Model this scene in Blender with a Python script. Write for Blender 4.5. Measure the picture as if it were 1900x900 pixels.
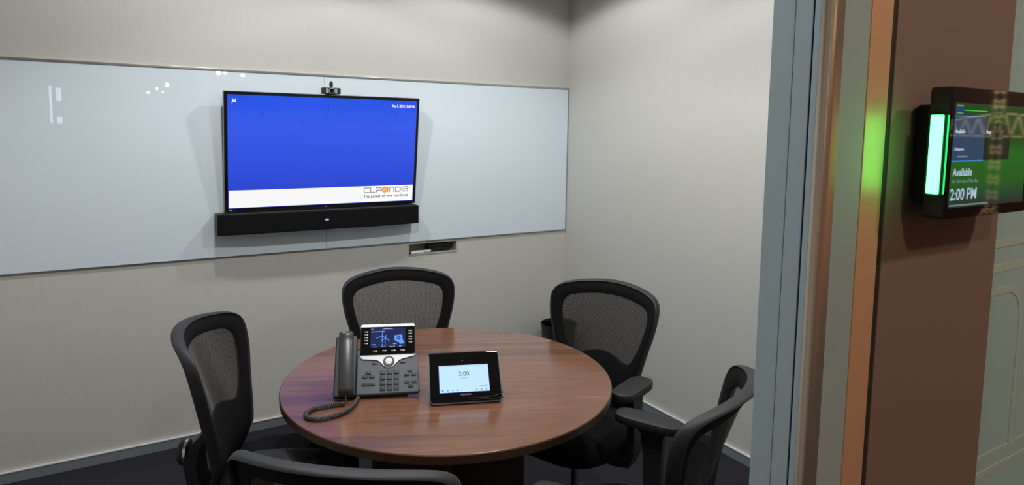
import bpy, bmesh, math, random
from mathutils import Vector, Matrix, Euler
for _o in list(bpy.data.objects): bpy.data.objects.remove(_o)
S = bpy.context.scene
COL = S.collection
PI = math.pi
random.seed(4)

# ------------------------------------------------------------------ camera
CAM_F = 1217.1940; CAM_CY = 355.1248
CAM_C = (-2.50114, -3.44162, 1.56000)
CAM_R = [[0.8553429, -0.5178368, 0.0152798], [0.036125, 0.0890404, 0.9953727], [0.5168012, 0.850833, -0.0948669]]    # right, up, forward
cam_d = bpy.data.cameras.new('camera'); cam = bpy.data.objects.new('camera', cam_d); COL.objects.link(cam)
cam_d.sensor_width = 36.0; cam_d.lens = 36.0*CAM_F/1900.0; cam_d.shift_y = -(450-CAM_CY)/1900.0
cam_d.clip_start = 0.02
_r, _u, _f = [Vector(v) for v in CAM_R]
cam.matrix_world = Matrix(((_r.x, _u.x, -_f.x, CAM_C[0]), (_r.y, _u.y, -_f.y, CAM_C[1]), (_r.z, _u.z, -_f.z, CAM_C[2]), (0, 0, 0, 1)))
S.camera = cam

# ------------------------------------------------------------------ world, exposure, lights
S.view_settings.view_transform = 'Standard'
try: S.view_settings.look = 'None'
except Exception: pass
S.view_settings.gamma = 1.0; S.view_settings.exposure = 0.0; S.view_settings.use_curve_mapping = False
w = bpy.data.worlds.new('world'); S.world = w; w.use_nodes = True
w.node_tree.nodes['Background'].inputs[0].default_value = (0.8, 0.85, 1.0, 1)
w.node_tree.nodes['Background'].inputs[1].default_value = 0.12
CEIL = 2.68
ROOM_LIGHTS = [(-0.85, -0.85), (-2.05, -0.85), (-0.85, -2.2), (-2.05, -2.2)]
ROOM_POWER = [40, 40, 42, 48]
def spot(x, y, z, power, color, size=145, blend=0.18, radius=0.05, rot=None):
    d = bpy.data.lights.new('spot', 'SPOT'); d.energy = power; d.color = color
    d.spot_size = math.radians(size); d.spot_blend = blend; d.shadow_soft_size = radius
    o = bpy.data.objects.new('downlight_or_added_spot', d); o.location = (x, y, z); COL.objects.link(o)
    if rot: o.rotation_euler = rot
    return o
for (x, y), p in zip(ROOM_LIGHTS, ROOM_POWER):
    spot(x, y, CEIL-0.03, p, (1.0, 0.985, 0.965))
for x, y, p in ((-2.3, -4.3, 30), (-0.9, -4.1, 38), (1.2, -4.2, 30), (3.0, -5.2, 170)):
    spot(x, y, CEIL-0.03, p, (1.0, 0.86, 0.72), 150, 0.4, 0.06)  # unseen corridor spots; the strongest is added to brighten the lattice mural

# ------------------------------------------------------------------ materials
def lin(c):
    c = c/255.0
    return c/12.92 if c <= 0.04045 else ((c+0.055)/1.055)**2.4
def rgb(r, g, b): return (lin(r), lin(g), lin(b), 1)
def mat(name, col, rough=0.5, metal=0.0, spec=0.5, coat=0.0, coat_rough=0.03):
    m = bpy.data.materials.new(name); m.use_nodes = True
    b = m.node_tree.nodes['Principled BSDF']
    b.inputs['Base Color'].default_value = col if len(col) == 4 else (*col, 1)
    b.inputs['Roughness'].default_value = rough; b.inputs['Metallic'].default_value = metal
    b.inputs['Specular IOR Level'].default_value = spec
    b.inputs['Coat Weight'].default_value = coat; b.inputs['Coat Roughness'].default_value = coat_rough
    return m
def nd(m, t, **kw):
    n = m.node_tree.nodes.new(t)
    for k, v in kw.items(): setattr(n, k, v)
    return n
def lk(m, a, b): m.node_tree.links.new(a, b)
def emit(name, col, s=1.0, gloss=False):
    m = bpy.data.materials.new(name); m.use_nodes = True
    b = m.node_tree.nodes['Principled BSDF']
    b.inputs['Base Color'].default_value = (0.01, 0.01, 0.01, 1)
    b.inputs['Roughness'].default_value = 0.25 if gloss else 0.9
    b.inputs['Specular IOR Level'].default_value = 0.5 if gloss else 0.0
    b.inputs['Emission Color'].default_value = col if len(col) == 4 else (*col, 1)
    b.inputs['Emission Strength'].default_value = s
    return m
def add_bump(m, scale, strength, dist=0.002, stretch=(1, 1, 1), detail=3, colvar=0.0):
    t = m.node_tree; b = t.nodes['Principled BSDF']
    tc = nd(m, 'ShaderNodeTexCoord'); mp = nd(m, 'ShaderNodeMapping'); mp.inputs['Scale'].default_value = stretch
    no = nd(m, 'ShaderNodeTexNoise'); no.inputs['Scale'].default_value = scale; no.inputs['Detail'].default_value = detail
    lk(m, tc.outputs['Object'], mp.inputs[0]); lk(m, mp.outputs[0], no.inputs['Vector'])
    bu = nd(m, 'ShaderNodeBump'); bu.inputs['Strength'].default_value = strength; bu.inputs['Distance'].default_value = dist
    lk(m, no.outputs['Fac'], bu.inputs['Height']); lk(m, bu.outputs[0], b.inputs['Normal'])
    if colvar:
        c = b.inputs['Base Color'].default_value[:3]
        r = nd(m, 'ShaderNodeValToRGB'); r.color_ramp.elements[0].position = 0.3; r.color_ramp.elements[1].position = 0.7
        r.color_ramp.elements[0].color = (*[v*(1-colvar) for v in c], 1); r.color_ramp.elements[1].color = (*[min(1, v*(1+colvar)) for v in c], 1)
        lk(m, no.outputs['Fac'], r.inputs[0]); lk(m, r.outputs[0], b.inputs['Base Color'])
    return m
M = {}
M['wall'] = add_bump(mat('wallpaper', rgb(201, 201, 196), 0.85, spec=0.2), 60, 0.28, 0.003, (1, 1, 0.12), 4, 0.012)
M['ceiling'] = mat('ceiling_paint', rgb(225, 222, 216), 0.9, spec=0.2)
M['carpet'] = add_bump(mat('carpet', rgb(52, 52, 58), 0.95, spec=0.1), 420, 0.8, 0.004, (1, 1, 1), 3, 0.35)
M['board'] = mat('back_painted_glass', rgb(220, 234, 244), 0.012, spec=0.5)
M['alu'] = mat('satin_aluminium', rgb(190, 192, 194), 0.32, 1.0)
M['alu_bright'] = mat('bright_aluminium', rgb(225, 226, 228), 0.25, 1.0)
M['skirt'] = mat('skirting_aluminium', rgb(138, 148, 156), 0.45, 0.2)
M['lip'] = mat('skirting_lip', rgb(235, 236, 238), 0.35, 0.2)
M['frame_grey'] = mat('frame_grey_blue', rgb(178, 200, 212), 0.45, 0.1)
M['frame_side'] = mat('frame_grey_satin', rgb(160, 170, 168), 0.65, 0.0, 0.25)
M['groove'] = mat('dark_groove', rgb(38, 42, 44), 0.7)
M['seal'] = mat('rubber_seal', rgb(46, 45, 42), 0.5)
M['warm_sheen'] = mat('satin_warm_reflection', rgb(236, 182, 144), 0.42, 0.4)  # orange base colour stands in for warm corridor light reflected by the strip
M['brown'] = mat('brown_laminate', rgb(130, 106, 92), 0.6)
M['black_gloss'] = mat('black_gloss', rgb(12, 12, 13), 0.12)
M['black_glass'] = mat('black_glass', rgb(5, 5, 6), 0.03)
M['black'] = mat('black_plastic', rgb(24, 24, 26), 0.45)
M['black_matte'] = mat('black_matte', rgb(17, 17, 19), 0.7)
M['cloth'] = add_bump(mat('speaker_cloth', rgb(13, 13, 17), 0.85, spec=0.2), 900, 0.4, 0.001)
M['chair_plastic'] = mat('chair_plastic', rgb(34, 35, 38), 0.55)
M['chair_rim'] = mat('chair_rim', rgb(37, 38, 42), 0.55)
M['chair_cloth'] = add_bump(mat('chair_cloth', rgb(21, 21, 23), 0.9, spec=0.15), 700, 0.4, 0.001)
M['chrome'] = mat('chrome', rgb(200, 200, 200), 0.15, 1.0)
M['phone'] = add_bump(mat('phone_charcoal', rgb(84, 94, 104), 0.42), 900, 0.15, 0.0005)
M['phone_dark'] = mat('phone_dark', rgb(44, 48, 52), 0.4)
M['handset'] = mat('handset_charcoal', rgb(62, 64, 67), 0.3)
M['key'] = mat('key_black', rgb(30, 33, 37), 0.3)
M['silver'] = mat('silver_plastic', rgb(226, 231, 238), 0.35, 0.1)
M['white'] = mat('white_print', rgb(220, 225, 230), 0.6)
M['white_plastic'] = mat('white_plastic', rgb(232, 230, 232), 0.4)
M['grey_print'] = mat('grey_print', rgb(150, 155, 160), 0.6)
M['cord'] = mat('cord_charcoal', rgb(66, 66, 66), 0.4)
M['base_wood'] = mat('dark_wood', rgb(66, 48, 34), 0.5)
M['edge_wood'] = mat('edge_band', rgb(76, 54, 36), 0.32)

def wood():
    m = mat('walnut_laminate', rgb(140, 92, 70), 0.19, spec=0.5)
    b = m.node_tree.nodes['Principled BSDF']
    tc = nd(m, 'ShaderNodeTexCoord'); mp = nd(m, 'ShaderNodeMapping')
    mp.inputs['Rotation'].default_value = (0, 0, math.radians(24)); mp2 = nd(m, 'ShaderNodeMapping'); mp2.inputs['Scale'].default_value = (0.9, 13, 1)
    lk(m, tc.outputs['Object'], mp.inputs[0]); lk(m, mp.outputs[0], mp2.inputs[0])
    n1 = nd(m, 'ShaderNodeTexNoise'); n1.inputs['Scale'].default_value = 1.0; n1.inputs['Detail'].default_value = 5; n1.inputs['Distortion'].default_value = 0.5
    lk(m, mp2.outputs[0], n1.inputs['Vector'])
    mp3 = nd(m, 'ShaderNodeMapping'); mp3.inputs['Scale'].default_value = (6, 160, 1)
    lk(m, mp.outputs[0], mp3.inputs[0])
    n2 = nd(m, 'ShaderNodeTexNoise'); n2.inputs['Scale'].default_value = 1.0; n2.inputs['Detail'].default_value = 3
    lk(m, mp3.outputs[0], n2.inputs['Vector'])
    mx = nd(m, 'ShaderNodeMath', operation='MULTIPLY_ADD'); mx.inputs[1].default_value = 0.28
    sc = nd(m, 'ShaderNodeMath', operation='MULTIPLY'); sc.inputs[1].default_value = 0.80
    lk(m, n1.outputs['Fac'], sc.inputs[0]); lk(m, n2.outputs['Fac'], mx.inputs[0]); lk(m, sc.outputs[0], mx.inputs[2])
    r = nd(m, 'ShaderNodeValToRGB'); e = r.color_ramp.elements
    e[0].position = 0.34; e[0].color = rgb(86, 62, 49); e[1].position = 0.74; e[1].color = rgb(138, 99, 78)
    x = e.new(0.45); x.color = rgb(104, 76, 60); x = e.new(0.55); x.color = rgb(128, 89, 67); x = e.new(0.63); x.color = rgb(116, 80, 62)
    lk(m, mx.outputs[0], r.inputs[0]); lk(m, r.outputs[0], b.inputs['Base Color'])
    return m
M['wood'] = wood()

def mesh_fabric():
    m = bpy.data.materials.new('chair_mesh_fabric'); m.use_nodes = True
    t = m.node_tree; b = t.nodes['Principled BSDF']; out = t.nodes['Material Output']
    b.inputs['Base Color'].default_value = rgb(34, 33, 32); b.inputs['Roughness'].default_value = 0.8
    uv = nd(m, 'ShaderNodeUVMap'); sp = nd(m, 'ShaderNodeSeparateXYZ'); lk(m, uv.outputs[0], sp.inputs[0])
    def M2(op, a, bb):
        n = nd(m, 'ShaderNodeMath', operation=op)
        for i, v in enumerate((a, bb)):
            if v is None: continue
            if isinstance(v, (int, float)): n.inputs[i].default_value = v
            else: lk(m, v, n.inputs[i])
        return n.outputs[0]
    f = 1/0.0056
    p = M2('MULTIPLY', M2('ADD', sp.outputs[0], M2('MULTIPLY', sp.outputs[1], 0.8)), f)
    q = M2('MULTIPLY', M2('SUBTRACT', sp.outputs[0], M2('MULTIPLY', sp.outputs[1], 0.8)), f)
    dp = M2('ABSOLUTE', M2('SUBTRACT', M2('FRACT', p, None), 0.5), None)
    dq = M2('ABSOLUTE', M2('SUBTRACT', M2('FRACT', q, None), 0.5), None)
    h = M2('LESS_THAN', M2('MAXIMUM', dp, dq), 0.325)
    tr = nd(m, 'ShaderNodeBsdfTransparent'); mx = nd(m, 'ShaderNodeMixShader')
    lk(m, h, mx.inputs[0]); lk(m, b.outputs[0], mx.inputs[1]); lk(m, tr.outputs[0], mx.inputs[2]); lk(m, mx.outputs[0], out.inputs[0])
    return m
M['mesh'] = mesh_fabric()

def frosted(name, col, trans):
    m = bpy.data.materials.new(name); m.use_nodes = True
    t = m.node_tree; b = t.nodes['Principled BSDF']; out = t.nodes['Material Output']
    b.inputs['Base Color'].default_value = col; b.inputs['Roughness'].default_value = 0.35
    tl = nd(m, 'ShaderNodeBsdfTranslucent'); tl.inputs[0].default_value = col
    mx = nd(m, 'ShaderNodeMixShader'); mx.inputs[0].default_value = trans
    lk(m, b.outputs[0], mx.inputs[1]); lk(m, tl.outputs[0], mx.inputs[2]); lk(m, mx.outputs[0], out.inputs[0])
    return m
M['frost'] = frosted('frosted_glass', rgb(186, 204, 198), 0.3)
M['frost_light'] = frosted('frosted_glass_band', rgb(212, 222, 210), 0.3)
def clear_glass():
    m = bpy.data.materials.new('clear_glass'); m.use_nodes = True
    out = m.node_tree.nodes['Material Output']
    tr = nd(m, 'ShaderNodeBsdfTransparent'); tr.inputs[0].default_value = (0.95, 0.97, 0.96, 1)
    g = nd(m, 'ShaderNodeBsdfGlossy'); g.inputs['Roughness'].default_value = 0.02
    fr = nd(m, 'ShaderNodeFresnel'); mx = nd(m, 'ShaderNodeMixShader')
    lk(m, fr.outputs[0], mx.inputs[0]); lk(m, tr.outputs[0], mx.inputs[1]); lk(m, g.outputs[0], mx.inputs[2]); lk(m, mx.outputs[0], out.inputs[0])
    return m
M['clear'] = clear_glass()

# ------------------------------------------------------------------ builders
def tag(o, label=None, cat=None, group=None, kind=None):
    if label: o['label'] = label
    if cat: o['category'] = cat
    if group: o['group'] = group
    if kind: o['kind'] = kind
    return o
def empty(name, loc=(0, 0, 0), rz=0.0):
    o = bpy.data.objects.new(name, None); o.location = loc; o.rotation_euler = (0, 0, rz); o.empty_display_size = 0.1
    COL.objects.link(o); return o
def link(name, me, m, parent=None, smooth=35):
    o = bpy.data.objects.new(name, me); COL.objects.link(o)
    if m: me.materials.append(m)
    if parent: o.parent = parent
    if smooth and len(me.polygons):
        me.polygons.foreach_set('use_smooth', [True]*len(me.polygons))
        me.set_sharp_from_angle(angle=math.radians(smooth))
        if smooth <= 35:
            wm = o.modifiers.new('weighted_normals', 'WEIGHTED_NORMAL'); wm.keep_sharp = True; wm.weight = 100
    return o
class MB:
    def __init__(self): self.b = bmesh.new()
    def box(self, x0, x1, y0, y1, z0, z1, bev=0.0, seg=2, T=None):
        r = bmesh.ops.create_cube(self.b, size=1.0)['verts']
        for v in r:
            v.co = Vector((x0+(v.co.x+.5)*(x1-x0), y0+(v.co.y+.5)*(y1-y0), z0+(v.co.z+.5)*(z1-z0)))
        if bev > 0:
            es = list({e for v in r for e in v.link_edges})
            rr = bmesh.ops.bevel(self.b, geom=es, offset=bev, segments=seg, profile=0.5, affect='EDGES')
            r = list({v for f in rr['faces'] for v in f.verts} | {v for v in r if v.is_valid})
        if T:
            for v in set(r): v.co = T @ v.co if isinstance(T, Matrix) else T(v.co)
        return self
    def prism(self, pts, h0, h1, T=None, bev=0.0, seg=2):
        """polygon pts (a,b) extruded from h0 to h1 along the third axis"""
        n = len(pts)
        vs = [self.b.verts.new((p[0], p[1], h0)) for p in pts]+[self.b.verts.new((p[0], p[1], h1)) for p in pts]
        fs = [self.b.faces.new(vs[:n][::-1]), self.b.faces.new(vs[n:])]
        for i in range(n):
            j = (i+1) % n
            fs.append(self.b.faces.new((vs[i], vs[j], vs[n+j], vs[n+i])))
        allv = set(vs)
        if bev > 0:
            es = [e for e in fs[1].edges]
            rr = bmesh.ops.bevel(self.b, geom=es, offset=bev, segments=seg, profile=0.5, affect='EDGES')
            allv = {v for v in allv if v.is_valid} | {v for f in rr['faces'] for v in f.verts}
        if T:
            for v in allv: v.co = T @ v.co if isinstance(T, Matrix) else T(v.co)
        return self
    def tube(self, path, r, n=8, closed=False, rx=None, cap=True):
        P = [Vector(p) for p in path]; N = len(P); rings = []
        rr = r if isinstance(r, (list, tuple)) else [r]*N
        up = None
        for i in range(N):
            a = P[(i-1) % N] if (closed or i > 0) else P[i]; c = P[(i+1) % N] if (closed or i < N-1) else P[i]
            t = (c-a).normalized()
            if up is None:
                up = Vector((0, 0, 1)) if abs(t.z) < 0.9 else Vector((0, 1, 0))
            s = t.cross(up).normalized(); up = s.cross(t).normalized()
            rings.append([self.b.verts.new(P[i]+(s*math.cos(k*2*PI/n)+up*math.sin(k*2*PI/n))*rr[i]) for k in range(n)])
        for i in range(N if closed else N-1):
            A = rings[i]; B = rings[(i+1) % N]
            for k in range(n): self.b.faces.new((A[k], A[(k+1) % n], B[(k+1) % n], B[k]))
        if cap and not closed:
            self.b.faces.new(rings[0][::-1]); self.b.faces.new(rings[-1])
        return self
    def lathe(self, prof, n=32, T=None, closed_ends=True):
        """profile [(r,z)] turned about z"""
        rings = []
        for r, z in prof:
            rings.append([self.b.verts.new((r*math.cos(k*2*PI/n), r*math.sin(k*2*PI/n), z)) for k in range(n)])
        for A, B in zip(rings, rings[1:]):
            for k in range(n): self.b.faces.new((A[k], A[(k+1) % n], B[(k+1) % n], B[k]))
        if closed_ends:
            self.b.faces.new(rings[0][::-1]); self.b.faces.new(rings[-1])
        if T:
            for R_ in rings:
                for v in R_: v.co = T @ v.co if isinstance(T, Matrix) else T(v.co)
        return self
    def build(self, name, m, parent=None, smooth=35):
        bmesh.ops.recalc_face_normals(self.b, faces=self.b.faces)
        me = bpy.data.meshes.new(name); self.b.to_mesh(me); self.b.free()
        return link(name, me, m, parent, smooth)
def rrect(x0, x1, y0, y1, r, n=5):
    if not isinstance(r, (list, tuple)): r = [r]*4
    pts = []
    for (cx, cy, a0, q) in ((x1-r[0], y1-r[0], 0, r[0]), (x0+r[1], y1-r[1], 90, r[1]), (x0+r[2], y0+r[2], 180, r[2]), (x1-r[3], y0+r[3], 270, r[3])):
        for k in range(n+1):
            a = math.radians(a0+90*k/n); pts.append((cx+q*math.cos(a), cy+q*math.sin(a)))
    return pts
def text_obj(name, body, m, parent, T, size, align='LEFT', bold=0.0, sx=1.0, space=1.0):
    """flat lettering as a mesh; T maps text plane (x right, y up) into the parent's space"""
    cu = bpy.data.curves.new(name, 'FONT'); cu.body = body; cu.size = size; cu.align_x = align; cu.offset = bold
    cu.space_character = space; cu.extrude = 0.0001
    o = bpy.data.objects.new(name, cu); COL.objects.link(o)
    dg = bpy.context.evaluated_depsgraph_get(); dg.update()
    me = bpy.data.meshes.new_from_object(o.evaluated_get(dg)); bpy.data.objects.remove(o); bpy.data.curves.remove(cu)
    for v in me.vertices: v.co = T @ Vector((v.co.x*sx, v.co.y, v.co.z))
    me.materials.clear()
    return link(name, me, m, parent, 0)
def strokes(mb, lines, wd, T, h=0.0003):
    for ln in lines:
        for (x0, y0), (x1, y1) in zip(ln, ln[1:]):
            d = Vector((x1-x0, y1-y0)); L = d.length
            if L == 0: continue
            d /= L; n = Vector((-d.y, d.x))*wd/2; e = d*wd/2*0.98
            a = Vector((x0, y0))-e; c = Vector((x1, y1))+e
            mb.prism([(a-n)[:], (c-n)[:], (c+n)[:], (a+n)[:]], 0, h, T)
def smooth_loop(pts, k=6):
    n = len(pts); out = []
    for i in range(n):
        p0, p1, p2, p3 = [Vector(pts[(i+j) % n]) for j in (-1, 0, 1, 2)]
        for s in range(k):
            t = s/k
            out.append(0.5*((2*p1)+(p2-p0)*t+(2*p0-5*p1+4*p2-p3)*t*t+(3*p1-p0-3*p2+p3)*t**3))
    return out
def struct(o, label=None): return tag(o, label, None, None, 'structure')

# ------------------------------------------------------------------ room shell
LX = -3.45          # left wall
YF = -3.004         # corridor face of the front partition
CY0 = -6.6; CX1 = 4.0
TR = (-1.095, -0.786, 0.834, 0.906)   # recessed pen tray in the back wall
wb = MB()
wb.box(LX-0.1, TR[0], 0, 0.12, 0, CEIL); wb.box(TR[1], 0.1, 0, 0.12, 0, CEIL)
wb.box(TR[0], TR[1], 0, 0.12, 0, TR[2]); wb.box(TR[0], TR[1], 0, 0.12, TR[3], CEIL)
struct(wb.build('wall_back', M['wall'], smooth=0), 'beige textured back wall behind the screen')
struct(MB().box(0, 0.1, YF, 0, 0, CEIL).build('wall_right', M['wall'], smooth=0), 'beige textured wall on the right of the room')
struct(MB().box(LX-0.1, LX, -6.6, 0, 0, CEIL).build('wall_left', M['wall'], smooth=0))
struct(MB().box(LX-0.1, CX1+0.1, CY0-0.1, 0.12, -0.1, 0).build('floor', M['carpet'], smooth=0), 'dark charcoal carpet')
struct(MB().box(LX-0.1, CX1+0.1, CY0-0.1, 0.12, CEIL, CEIL+0.1).build('ceiling', M['ceiling'], smooth=0))
struct(MB().box(LX-0.1, CX1+0.1, CY0-0.1, CY0, 0, CEIL).build('wall_corridor', mat('corridor_paint', rgb(170, 120, 86), 0.7), smooth=0))
struct(MB().box(CX1, CX1+0.1, CY0, YF+0.3, 0, CEIL).build('wall_corridor_end', mat('corridor_end_paint', rgb(96, 66, 50), 0.7), smooth=0))
struct(MB().box(0.1, CX1+0.1, YF+0.02, YF+0.3, 0, CEIL).build('wall_corridor_side', M['brown'], smooth=0))
# aluminium skirtings with a bright top lip
def skirting(name, x0, x1, y0, y1, face, label):
    zt = 0.051; g = MB()
    if face == 'y': g.box(x0, x1, y0, y1, 0, zt-0.008)
    else: g.box(x0, x1, y0, y1, 0, zt-0.008)
    o = g.build(name, M['skirt'], smooth=0); struct(o, label)
    l = MB()
    if face == 'y': l.box(x0, x1, y0-0.003, y1, zt-0.006, zt, 0.0015)
    else: l.box(x0-0.003, x1, y0, y1, zt-0.006, zt, 0.0015)
    l.build('top_lip', M['lip'], o)
    d = MB()
    if face == 'y': d.box(x0, x1, y0+0.003, y1, zt-0.009, zt-0.005)
    else: d.box(x0+0.003, x1, y0, y1, zt-0.009, zt-0.005)
    d.build('shadow_gap', M['groove'], o, 0)
skirting('baseboard_back', LX, 0, -0.012, 0, 'y', 'grey aluminium skirting under the back wall')
skirting('baseboard_right', -0.012, 0, -2.93, -0.012, 'x', 'grey aluminium skirting under the right wall')

# front partition: door jamb, orange strip, brown panel, frosted glass
RAIL = 1.955
jx = -1.843
j = MB().box(jx, -1.81, YF+0.070, YF+0.040, 0, RAIL)
o = MB().box(jx, -1.80, YF+0.0405, YF+0.0705, 0, RAIL, 0.0015).build('trim_1', M['frame_grey']); struct(o, 'grey blue aluminium door jamb')
j.b.free()
MB().box(jx+0.001, -1.80, YF+0.0398, YF+0.0405, 0, RAIL).build('groove', M['groove'], o, 0)
MB().box(jx, -1.80, YF+0.0190, YF+0.0398, 0, RAIL, 0.0004).build('jamb_bead', M['frame_grey'], o)
MB().box(jx+0.002, -1.80, YF+0.0165, YF+0.0190, 0, RAIL).build('gasket', M['groove'], o, 0)
MB().box(jx, -1.80, YF+0.0085, YF+0.0165, 0, RAIL, 0.001).build('jamb_edge', M['frame_grey'], o)
nose = [(jx+0.012-0.012*math.cos(math.radians(a)), YF+0.0085-0.0125*math.sin(math.radians(a))) for a in range(0, 91, 10)]
nose += [(-1.820, YF-0.004), (-1.820, YF+0.0085)]
MB().prism(nose, 0, RAIL).build('rounded_edge', mat('edge_satin', rgb(222, 208, 194), 0.26, 0.85), o, 60)
MB().box(-1.8185, -1.764, YF, YF+0.05, 0, RAIL, 0.001).build('cover_profile', M['frame_side'], o)
struct(MB().box(-1.764, -1.7215, YF-0.001, YF+0.05, 0, RAIL, 0.0008).build('trim_2', M['warm_sheen']), 'satin strip beside the door jamb, coloured orange by painted warm reflection')
o = MB().box(-1.7215, -1.7095, YF+0.002, YF+0.05, 0, RAIL).build('trim_3', M['seal'], smooth=0); struct(o, 'dark seal between the orange strip and the brown panel')
for z in (1.40, 1.25):
    MB().lathe([(0.0012, 0), (0.0012, 0.002)], 10, Matrix.Translation((-1.7155, YF+0.0025, z)) @ Matrix.Rotation(PI/2, 4, 'X')).build('screw', M['alu'], o)
struct(MB().box(-1.7095, -1.416, YF, YF+0.06, 0, RAIL, 0.001).build('wall_front', M['brown']), 'brown laminate wall panel carrying the door sign display')
win = MB().box(-1.4155, 0, YF+0.004, YF+0.016, 0, RAIL).build('window_1', M['frost'], smooth=0); struct(win, 'grey green frosted glass pane')
GT = Matrix.Translation((0, YF+0.0035, 0)) @ Matrix.Rotation(PI/2, 4, 'X')    # (x, z) onto the corridor face
def band(parent, rects):
    g = MB()
    for (x0, x1, z0, z1, r, wd) in rects:
        A = rrect(x0, x1, z0, z1, r, 8); B = rrect(x0+wd, x1-wd, z0+wd, z1-wd, r-wd, 8); n = len(A)
        va = [g.b.verts.new(GT @ Vector((p[0], p[1], 0))) for p in A]; vb = [g.b.verts.new(GT @ Vector((p[0], p[1], 0))) for p in B]
        for i in range(n): g.b.faces.new((va[i], va[(i+1) % n], vb[(i+1) % n], vb[i]))
    return g
g = MB()
for z in (1.403, 1.366): g.box(-1.4155, -0.02, YF+0.0030, YF+0.0042, z-0.0055, z+0.0055)
for z in (1.074, 1.048): g.box(-1.4155, -0.02, YF+0.0030, YF+0.0042, z-0.0045, z+0.0045)
pts = [(-1.4155, 1.331)]+[(-1.355+0.05*math.sin(math.radians(a)), 1.281+0.05*math.cos(math.radians(a))) for a in range(0, 91, 10)]+[(-1.305, 1.0785)]
g2 = [(p[0], p[1]) for p in pts]
lft = []; rgt = []
for i, p in enumerate(g2):
    a = Vector(g2[max(i-1, 0)]); c = Vector(g2[min(i+1, len(g2)-1)]); d = (c-a).normalized(); n = Vector((-d.y, d.x))*0.005
    lft.append((Vector(p)+n)[:]); rgt.append((Vector(p)-n)[:])
g.prism(lft+rgt[::-1], 0, 0.0012, Matrix.Translation((0, YF+0.0042, 0)) @ Matrix.Rotation(PI/2, 4, 'X'))
g.build('etched_bands', M['frost_light'], win, 0)
struct(MB().box(LX, 0, YF, YF+0.06, RAIL, RAIL+0.035, 0.002).build('trim_4', M['frame_side']))
struct(MB().box(-3.05, -3.0, YF, YF+0.07, 0, RAIL, 0.001).build('trim_5', M['frame_grey']))
struct(MB().box(LX, -3.05, YF, YF+0.06, 0, RAIL).build('wall_front_left', M['brown'], smooth=0))
struct(MB().box(LX, 0, YF+0.02, YF+0.028, RAIL+0.035, CEIL).build('window_2', M['clear'], smooth=0))  # unseen transom, added clear so the pendant bulbs can mirror in the whiteboard

# recessed downlights over the table
def downlight(x, y, label):
    t = empty('recessed_downlight', (x, y, CEIL)); tag(t, label, 'ceiling light', 'downlights in the meeting room ceiling')
    MB().lathe([(0.055, 0), (0.062, -0.006), (0.082, -0.006), (0.085, 0)], 28, closed_ends=False).build('trim_ring', M['alu_bright'], t)
    MB().lathe([(0.001, -0.002), (0.055, -0.002)], 28, closed_ends=False).build('diffuser', emit('downlight_glow', (1, 0.95, 0.88), 4.0), t)
for (x, y), l in zip(ROOM_LIGHTS, ('recessed round ceiling light near the back right corner', 'recessed round ceiling light near the screen on the left', 'recessed round ceiling light near the frosted glass', 'recessed round ceiling light near the doorway')):
    downlight(x, y, l)

# ------------------------------------------------------------------ whiteboard
ZB, ZT = 0.916, 1.820
t = empty('glass_whiteboard', (-1.56, 0, ZB)); tag(t, 'long pale blue glass whiteboard covering the back wall behind the television', 'whiteboard')
SE = -1.559
for a, b_ in ((LX+0.02, SE-0.0006), (SE+0.0006, -0.008)):
    MB().box(a+1.56, b_+1.56, -0.009, -0.001, 0, ZT-ZB-0.006, 0.0008).build('glass_panel', M['board'], t)
MB().box(LX+0.02+1.56, 1.557, -0.013, -0.0005, ZT-ZB-0.006, ZT-ZB+0.004, 0.001).build('top_rail', M['alu'], t)
MB().box(LX+0.02+1.56, 1.555, -0.011, -0.0005, -0.005, 0.0, 0.0005).build('bottom_rail', M['alu'], t)
MB().box(1.5525, 1.5575, -0.0095, -0.0005, 0, ZT-ZB-0.006, 0.0005).build('end_strip', M['alu'], t)

# recessed pen tray
t = empty('pen_tray', (TR[0], 0, TR[2])); tag(t, 'small recessed metal pen tray in the wall under the whiteboard', 'pen tray')
tw_, th_ = TR[1]-TR[0], TR[3]-TR[2]
g = MB(); f_ = 0.006
g.box(0, tw_, -0.004, 0.012, 0, f_); g.box(0, tw_, -0.004, 0.012, th_-0.008, th_); g.box(0, f_, -0.004, 0.012, f_, th_-0.008); g.box(tw_-f_, tw_, -0.004, 0.012, f_, th_-0.008)
g.build('frame', mat('tray_grey', rgb(186, 189, 188), 0.45, 0.2), t, 0)
g = MB(); e = 0.002
g.box(e, tw_-e, 0.0121, 0.09, e, 0.005); g.box(e, tw_-e, 0.0121, 0.09, th_-0.004, th_-e); g.box(e, 0.005, 0.0121, 0.09, 0.005, th_-0.004); g.box(tw_-0.005, tw_-e, 0.0121, 0.09, 0.005, th_-0.004); g.box(e, tw_-e, 0.09, 0.094, e, th_-e)
g.build('recess_box', mat('tray_liner', rgb(176, 170, 160), 0.6), t, 0)
def marker(x0, y, z, L, label, cap, body):
    t = empty('whiteboard_marker', (x0, y, z)); tag(t, label, 'marker pen', 'markers lying in the pen tray')
    RX = Matrix.Rotation(PI/2, 4, 'Y')
    MB().lathe([(0.004, 0.0), (0.0075, 0.001), (0.0075, L*0.70), (0.006, L*0.70)], 16, RX).build('barrel', body, t)
    MB().lathe([(0.0078, L*0.70), (0.0083, L*0.71), (0.0078, L-0.002), (0.006, L)], 16, RX).build('cap', cap, t)
    MB().lathe([(0.0078, -0.006), (0.0078, 0.004)], 16, RX).build('end_plug', M['black'], t)
marker(TR[0]+0.013, 0.004, TR[2]+0.0131+0.0005, 0.085, 'short white marker pen with black ends at the left of the tray', M['white_plastic'], M['white_plastic'])
marker(TR[0]+0.035, 0.024, TR[2]+0.0131+0.0005, 0.115, 'long white marker pen lying behind the short one in the tray', M['white_plastic'], M['white_plastic'])
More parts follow.
